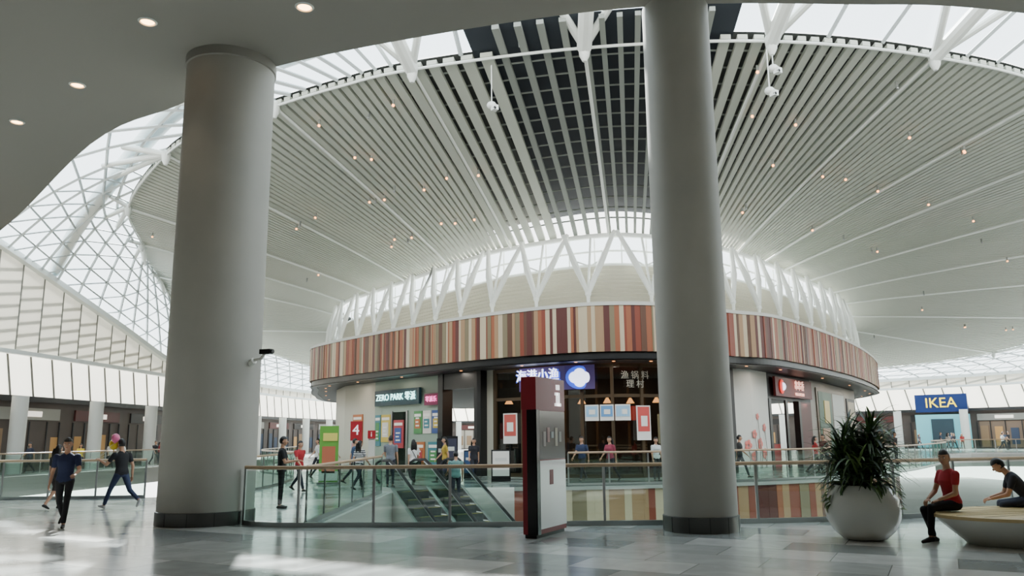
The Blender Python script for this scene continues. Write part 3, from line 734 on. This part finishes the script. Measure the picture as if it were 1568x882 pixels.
# ---------------------------------------------------------------- people
M_skin=mat('skin',(190,144,116),0.55); M_hair=mat('black_hair',(22,18,17),0.45); M_eye=mat('eye_white',(235,232,228),0.3); M_iris=mat('iris_dark',(30,18,12),0.3); M_lip=mat('lips',(168,92,84),0.5)
def person(name,loc,yaw,h=1.7,top=(40,40,50),bottom=(30,30,36),shoes=(30,28,28),sleeve=0.55,legs=((0,2,0),(0,2,0)),arms=((5,6,12),(5,6,12)),lean=0,head=(0,0),hair='short',female=False,shorts=False,sit=None,stripe=None,vox=0.016,bag=None):
    s=h/1.72; l=rad(lean); cl,sn=math.cos(l),math.sin(l)
    def tp(x,y,z): return Vector((x,y*cl-z*sn,y*sn+z*cl))
    Mt=mat('cloth_%d_%d_%d'%top,top,0.85,noise=0.08,nscale=20); Mb_=mat('cloth_%d_%d_%d'%bottom,bottom,0.85,noise=0.08,nscale=20); Ms=mat('shoe_%d_%d_%d'%shoes,shoes,0.5)
    mb=MB(); segs=[]
    def cap(a,b,ra,rb,m,lab=True):
        a=Vector(a);b=Vector(b);d=(b-a);L=d.length;d.normalize()
        pts=[];rs=[]
        for k in range(5): 
            t=math.pi/2*k/4; pts.append(a-d*(ra*math.cos(t)));rs.append(max(0.002,ra*math.sin(t)))
        for k in range(1,4): pts.append(a.lerp(b,k/4)); rs.append(ra+(rb-ra)*k/4)
        for k in range(5):
            t=math.pi/2*k/4; pts.append(b+d*(rb*math.sin(t)));rs.append(max(0.002,rb*math.cos(t)))
        ref=Vector((0,0,1)) if abs(d.z)<0.9 else Vector((1,0,0)); u=d.cross(ref).normalized(); w=d.cross(u)
        mb.grid([[p+(u*math.cos(math.pi*k/6)+w*math.sin(math.pi*k/6))*r for k in range(12)] for p,r in zip(pts,rs)],m,cu=True,caps=True)
        if lab: segs.append((a,b,ra,rb,m))
    sw=0.165 if female else 0.19
    tw=0.9 if female else 1.0
    prof=[(-0.09,.12,.09,0),(-0.06,.158,.112,.0),(0.02,.165,.118,.005),(0.12,.138*(.92 if female else 1.04),.10,0),(0.24,.15*tw,.112,-.005),(0.34,.168*tw,.118,-.008),(0.42,.165*tw,.10,0),(0.47,.11,.078,.005),(0.5,.062,.06,.005)]
    if female: prof[4]=(0.24,.14,.105,-.008); prof[5]=(0.33,.152,.128,-.02)
    mb.grid([[tp(rx*math.cos(2*math.pi*k/20),ry*math.sin(2*math.pi*k/20)+yo,z) for k in range(20)] for z,rx,ry,yo in prof],Mt,cu=True,caps=True)
    for x in(-0.07,0.07): segs.append((tp(x,0,-0.0),tp(x,0,0.40),.10,.10,Mt))
    segs.append((tp(-sw+.03,0,.42),tp(sw-.03,0,.42),.06,.06,Mt))
    segs.append((tp(-.06,0,-.11),tp(.06,0,-.11),.09,.09,Mb_))
    cap(tp(0,0.005,.455),tp(0,-0.012,.60),.056,.052,M_skin)
    lowest=9
    for sgn,(ha,ka,fa) in zip((1,-1),legs):
        hp=Vector((sgn*.088,0,-.03)); A=rad(ha); K=rad(ha-ka)
        kn=hp+Vector((sgn*0.005,-math.sin(A)*.425,-math.cos(A)*.425))
        an=kn+Vector((0,-math.sin(K)*.415,-math.cos(K)*.415))
        F=rad(fa); fd=Vector((sgn*0.12,-math.cos(F),-math.sin(F))).normalized(); up=Vector((0,-math.sin(F),math.cos(F)))
        cap(hp,kn,.086,.056,Mb_)
        if shorts:
            mid=kn.lerp(an,0.08); cap(kn,mid,.058,.054,M_skin); cap(mid,an,.052,.036,M_skin)
        else:
            cap(kn,kn.lerp(an,0.9),.058,.046,Mb_); cap(kn.lerp(an,0.85),an,.034,.034,M_skin)
        heel=an-fd*0.04-up*0.045; toe=an+fd*0.165-up*0.058
        cap(heel,an+fd*0.07-up*0.042,.036,.036,Ms); cap(an+fd*0.05-up*.045,toe,.038,.026,Ms); cap(an-up*0.02,an-up*0.03,.036,.036,Ms)
        lowest=min(lowest,heel.z-.036,toe.z-.027)
    hands=[]
    for sgn,(p_,o_,e_) in zip((1,-1),[a[:3] for a in arms]):
        sh=tp(sgn*sw,0,.42)
        a1=rad(p_+0); o1=rad(o_); a2=rad(p_+e_)
        inn=[a[3] if len(a)>3 else 0 for a in arms][0 if sgn>0 else 1]
        el=sh+Vector((sgn*math.sin(o1),-math.sin(a1)*math.cos(o1),-math.cos(a1)*math.cos(o1)))*.285
        o2=rad(o_*0.4-inn)
        wd=Vector((sgn*math.sin(o2),-math.sin(a2)*math.cos(o2),-math.cos(a2)*math.cos(o2)))
        wr=el+wd*.245
        sm=sh.lerp(el,sleeve) if sleeve<1 else el
        cap(sh,sm,.062,.054,Mt); 
        if sleeve<1: cap(sm,el,.043,.038,M_skin)
        if sleeve>=1: cap(el,el.lerp(wr,0.85),.046,.036,Mt); cap(el.lerp(wr,.8),wr,.028,.025,M_skin)
        else: cap(el,wr,.039,.026,M_skin)
        hands.append((sgn,wr,wd))
    root=Vector((0,0,-lowest)) if sit is None else Vector((0,0,sit/s))
    me=bpy.data.meshes.new('tmp'); me.from_pydata(mb.v,[],mb.f); ob=bpy.data.objects.new('tmp',me); scene.collection.objects.link(ob)
    md=ob.modifiers.new('r','REMESH'); md.mode='VOXEL'; md.voxel_size=vox
    m2=ob.modifiers.new('s','SMOOTH'); m2.factor=0.5; m2.iterations=3
    dg=bpy.context.evaluated_depsgraph_get(); em=bpy.data.meshes.new_from_object(ob.evaluated_get(dg))
    bpy.data.objects.remove(ob)
    nv=len(em.vertices); co=np.empty(nv*3); em.vertices.foreach_get('co',co); co=co.reshape(-1,3)
    npol=len(em.polygons); cen=np.empty(npol*3); em.polygons.foreach_get('center',cen); cen=cen.reshape(-1,3)
    best=np.full(npol,1e9); lab=np.zeros(npol,int); ob_=MB()
    for (a,b,ra,rb,m) in segs:
        A=np.array(a);B=np.array(b);D=B-A; t=np.clip(((cen-A)@D)/max(1e-9,D@D),0,1)
        dist=np.linalg.norm(cen-(A+t[:,None]*D),axis=1)-(ra+(rb-ra)*t)
        k=ob_.mi(m); w=dist<best; best[w]=dist[w]; lab[w]=k
    ob_.v=[tuple(c) for c in co]; ob_.f=[tuple(p.vertices) for p in em.polygons]
    if stripe is not None:
        ks=ob_.mi(mat('cloth_%d_%d_%d'%stripe,stripe,0.85)); kt=ob_.mi(Mt)
        w=(lab==kt)&((cen[:,2]*14)%1<0.45); lab[w]=ks
    ob_.m=[int(x) for x in lab]
    # head
    hc=tp(0,-0.022,.665)
    hy,hp_=head; R=Matrix.Rotation(rad(hy),3,'Z')@Matrix.Rotation(rad(hp_)+l*0.6,3,'X')
    def hs(x,y,z,k=1.0):
        lo=max(0,-z)
        return Vector((.076*x*k*(1-.26*lo**1.6),(.094*y*(1-.10*lo)-0.014*lo)*k,.118*z*k))
    def hsurf(k,m,keep=None,nu=20,nv=14,off=Vector((0,0,0))):
        base=len(ob_.v); idx=ob_.mi(m)
        gp=[]
        for i in range(nv+1):
            th=min(max(math.pi*i/nv,0.04),math.pi-0.04)
            for j in range(nu):
                ph=2*math.pi*j/nu; q=(math.sin(th)*math.cos(ph),math.sin(th)*math.sin(ph),-math.cos(th)); gp.append(q)
                ob_.v.append(tuple(hc+R@(hs(*q,k)+off)))
        for i in range(nv):
            for j in range(nu):
                a=i*nu+j;b=i*nu+(j+1)%nu;c=a+nu;d=b+nu
                q=[sum(gp[w][t] for w in(a,b,c,d))/4 for t in range(3)]
                if keep is None or keep(*q): ob_.f.append((base+a,base+b,base+d,base+c)); ob_.m.append(idx)
    hsurf(1.0,M_skin)
    def E(c,r,m): ob_.sphere(hc+R@Vector(c),r,m,10,7,R)
    E((0,-.098,-.012),(.012,.02,.02),M_skin); E((0,-.104,-.022),(.016,.012,.010),M_skin)
    for sx in(-1,1):
        E((sx*.077,.008,-.008),(.01,.018,.03),M_skin)
        E((sx*.031,-.080,.006),(.014,.009,.009),M_eye); E((sx*.031,-.087,.006),(.006,.004,.006),M_iris)
        E((sx*.032,-.087,.026),(.018,.006,.004),M_hair)
    E((0,-.094,-.055),(.023,.008,.007),M_lip)
    lowz=-0.35 if hair=='short' else -0.75
    hsurf(1.1,M_hair,lambda x,y,z:(z>.42) or (y>-.12+(.1 if z<0 else 0) and z>lowz),off=Vector((0,.006,.004)))
    hsurf(1.03,M_hair,lambda x,y,z:(z>.40) or (y>-.08 and z>lowz))
    if hair=='long':
        for k in range(5): 
            x=(k-2)*.03; q=[hc+R@Vector((x,.075,.02)),hc+R@Vector((x*1.3,.1,-.1)),hc+R@Vector((x*1.4,.095,-.23)),hc+R@Vector((x*1.1,.09,-.32))]
            ob_.tube(q,[.04,.042,.035,.012],M_hair,8)
    if hair=='bun': ob_.sphere(hc+R@Vector((0,.115,.03)),.042,M_hair,12,8)
    for sgn,wr,wd in hands:
        side=Vector((0,-1,0)) if abs(wd.z)>.7 else Vector((-sgn,0,0)); side=(side-wd*side.dot(wd)).normalized()
        n=wd.cross(side); 
        if n.dot(Vector((-sgn,0,-1)))<0: n=-n
        Rm=Matrix((side,n,wd)).transposed()
        ob_.sphere(wr+wd*.045,(.04,.016,.055),M_skin,12,8,Rm)
        for k,(so,L) in enumerate(((.029,.068),(.010,.078),(-.010,.072),(-.028,.056))):
            r0=wr+wd*.078+side*so; c1=rad(18+4*k); c2=rad(48+5*k)
            p1=r0+(wd*math.cos(c1)+n*math.sin(c1))*L*.5; p2=p1+(wd*math.cos(c2)+n*math.sin(c2))*L*.5
            ob_.tube([r0-wd*.02,r0,p1,p2,p2+n*.002],[.009,.0095,.0085,.0065,.003],M_skin,7)
        r0=wr+wd*.025+side*.03; dd=(wd*.75+side*.5+n*.35).normalized(); p1=r0+dd*.035; p2=p1+(dd+wd*.4).normalized()*.028
        ob_.tube([r0-side*.015,r0,p1,p2],[.012,.012,.010,.006],M_skin,7)
    if bag is not None:
        bm_=mat('bag_%d_%d_%d'%bag,bag,0.6)
        ob_.tube([tp(.12,-.05,.46),tp(0,-.14,.25),tp(-.16,-.08,-.02)],.012,bm_,6); ob_.tube([tp(.12,.05,.46),tp(0,.13,.25),tp(-.16,.06,-.02)],.012,bm_,6)
        ob_.box(tp(-.22,0,-.06),(.09,.26,.2),bm_)
    T=Matrix.Translation(Vector(loc))@Matrix.Rotation(rad(yaw),4,'Z')@Matrix.Scale(s,4)@Matrix.Translation(root)
    ob_.v=[tuple(T@Vector(v)) for v in ob_.v]
    person.hands=[T@(wr+wd*0.09) for sgn,wr,wd in hands]
    bpy.data.meshes.remove(em)
    return ob_.obj(name,ang=60)

walkA=((24,8,-8),(-20,22,22)); walkB=((-20,24,24),(26,10,-8)); armsw=((-18,6,15),(22,6,25))
person('walking_man',(-8.95,16.3,0),15,1.76,top=(34,42,74),bottom=(24,24,28),legs=((20,6,-4),(-14,34,30)),arms=((20,14,55,10),(-10,10,30)),head=(0,8),vox=0.013,sleeve=.6)
person('walking_man',(-9.85,20.5,0),-120,1.84,top=(28,28,32),bottom=(44,54,82),shoes=(200,200,200),legs=((36,8,-12),(-30,30,40)),arms=((35,16,80),(-20,10,25)),lean=6,vox=0.015)
# toy balloons in his raised hand
hd=person.hands[0] if person.hands[0].z>person.hands[1].z else person.hands[1]
mb=MB()
for dx,dy,dz,r,c in((0.34,0.1,0.34,0.12,(236,200,50)),(0.5,0.16,0.2,0.11,(228,226,220)),(0.42,-0.02,0.5,0.10,(220,110,150))):
    q=hd+Vector((dx,dy,dz)); m=mat('balloon_%d_%d_%d'%c,c,0.3)
    mb.sphere(q,(r,r,r*1.15),m,14,10); mb.sphere(q-Vector((0,0,r*1.2)),0.018,m,6,4); mb.tube([hd,hd.lerp(q,0.5)+Vector((0,0,-0.02)),q-Vector((0,0,r*1.15))],0.003,M_wallw,4)
mb.obj('toy_balloons')
person('standing_woman',(-11.55,20.6,0),170,1.62,top=(40,40,46),bottom=(60,52,50),hair='long',female=True,legs=walkA,shorts=True)
person('standing_man',(-5.75,20.2,0),100,1.72,top=(24,26,28),bottom=(24,24,28),arms=((25,6,70,10),(20,6,80,10)))
person('walking_man',(-7.0,26.6,0),60,1.66,top=(170,40,48),bottom=(40,42,54),legs=walkB,arms=armsw)
person('walking_woman',(-5.1,26.9,0),150,1.64,top=(226,224,220),stripe=(40,42,56),bottom=(40,40,50),hair='long',female=True,legs=walkA,arms=armsw)
person('standing_man',(-4.3,28.4,0),175,1.75,top=(120,124,132),bottom=(44,46,58),arms=((15,6,50,5),(5,6,12)))
person('walking_woman',(-3.6,29.2,0),-160,1.66,top=(230,226,222),bottom=(24,24,28),hair='long',female=True,legs=walkB,arms=armsw,bag=(30,28,28))
person('standing_man_on_escalator',(-1.90,26.70,0),190,1.74,sit=0.45,top=(110,150,146),bottom=(50,54,66),arms=((10,12,60),(5,6,20)))
person('standing_woman',(5.3,30.3,0),20,1.6,top=(210,214,212),bottom=(40,40,44),hair='bun',female=True)
person('standing_man',(1.6,31.2,0),-40,1.7,top=(170,172,170),bottom=(32,34,44),arms=((30,6,70,10),(5,6,20)))
person('walking_woman',(12.9,34.8,0),80,1.62,top=(170,46,50),bottom=(34,34,40),hair='long',female=True,legs=walkA,arms=armsw)
person('walking_man',(13.6,35.6,0),-80,1.7,top=(92,62,56),bottom=(34,34,40),legs=walkB,arms=armsw)
person('walking_man',(-23.2,22,0),80,1.7,top=(60,60,66),bottom=(40,40,46),legs=walkB,arms=armsw)
person('walking_woman',(-25.6,48,0),20,1.6,top=(230,196,60),bottom=(50,50,70),hair='long',female=True,legs=walkA,arms=armsw)
crowd=[(44.5,82,(40,40,50),0),(45.6,82.5,(150,50,50),1),(49.5,82,(60,70,90),0),(50.6,83,(36,36,40),1),(47,78,(200,200,200),0),(40,76,(50,60,80),0),(41,76.6,(210,200,190),1),
 (52,76,(120,60,50),1),(54,72,(40,44,50),0),(43,86,(80,80,90),1),(46.5,86,(36,40,60),0),(-26.2,44,(60,64,80),0),(-25.8,52,(200,190,180),1),(-25.6,58,(40,40,44),0),(-25.7,58.9,(150,60,60),1),
 (-8.6,39,(60,60,72),0),(-9.2,38.2,(220,216,210),1),(-5.6,36.8,(90,110,140),0),(-1.6,32.6,(40,40,46),1),(2.6,31.0,(50,60,90),0),(6.9,31.1,(190,60,60),1),(9.0,32.4,(60,60,60),0),(16.6,39.6,(46,46,60),0),(17.4,40.4,(210,206,200),1),(21.6,46,(60,50,50),0),
 (-6.0,30.6,(60,80,110),0),(-2.6,30.8,(180,150,60),1),(0.6,30.2,(46,46,50),0),(3.6,30.4,(150,60,80),1),(-8.2,34.5,(200,200,204),0)]
for x,y,c,w in crowd:
    person('walking_woman' if w else 'walking_man',(x,y,0),random.uniform(-120,120),random.uniform(1.6,1.76),top=c,bottom=(36,36,46),female=bool(w),hair='long' if w else 'short',legs=random.choice([walkA,walkB,((0,2,0),(4,6,0))]),arms=armsw,vox=0.022)
person('seated_woman',(6.86,12.9,0),-80,1.78,top=(176,42,52),bottom=(20,20,24),hair='bun',female=True,sit=.585,legs=((86,78,4),(80,98,4)),arms=((14,8,52,26),(20,8,42,26)),lean=3,head=(30,4),vox=0.011,sleeve=.45)
person('seated_man',(8.45,13.45,0),-112,1.74,top=(34,34,44),bottom=(60,66,84),sit=.58,legs=((82,88,2),(84,80,2)),arms=((22,8,50,22),(18,8,55,22)),lean=36,head=(0,14),vox=0.012)

# ---------------------------------------------------------------- light
w=bpy.data.worlds.new('world'); scene.world=w; w.use_nodes=True; nt=w.node_tree; bg=nt.nodes['Background']
tc_=nt.nodes.new('ShaderNodeTexCoord'); sx=nt.nodes.new('ShaderNodeSeparateXYZ'); rp=nt.nodes.new('ShaderNodeValToRGB')
nt.links.new(tc_.outputs['Generated'],sx.inputs[0]); nt.links.new(sx.outputs['Z'],rp.inputs['Fac'])
rp.color_ramp.elements[0].position=0.0; rp.color_ramp.elements[0].color=(1.0,1.0,0.97,1)
rp.color_ramp.elements[1].position=1.0; rp.color_ramp.elements[1].color=(0.82,0.91,0.98,1)
nt.links.new(rp.outputs['Color'],bg.inputs['Color']); bg.inputs['Strength'].default_value=5.2
l=bpy.data.lights.new('sun','SUN'); l.energy=36; l.angle=rad(1.0); l.color=(1,0.96,0.88)
o=bpy.data.objects.new('sun',l); o.rotation_euler=Vector((-0.30,1.08,1.0)).to_track_quat('Z','Y').to_euler(); scene.collection.objects.link(o)

cam=bpy.data.cameras.new('camera'); cam.lens=28; cam.sensor_width=36; cam.clip_end=400
co=bpy.data.objects.new('camera',cam); scene.collection.objects.link(co)
co.matrix_world=Matrix.Translation((0,0,1.65))@Matrix.Rotation(rad(90+10.65),4,'X')@Matrix.Rotation(rad(-0.6),4,'Z')
scene.camera=co
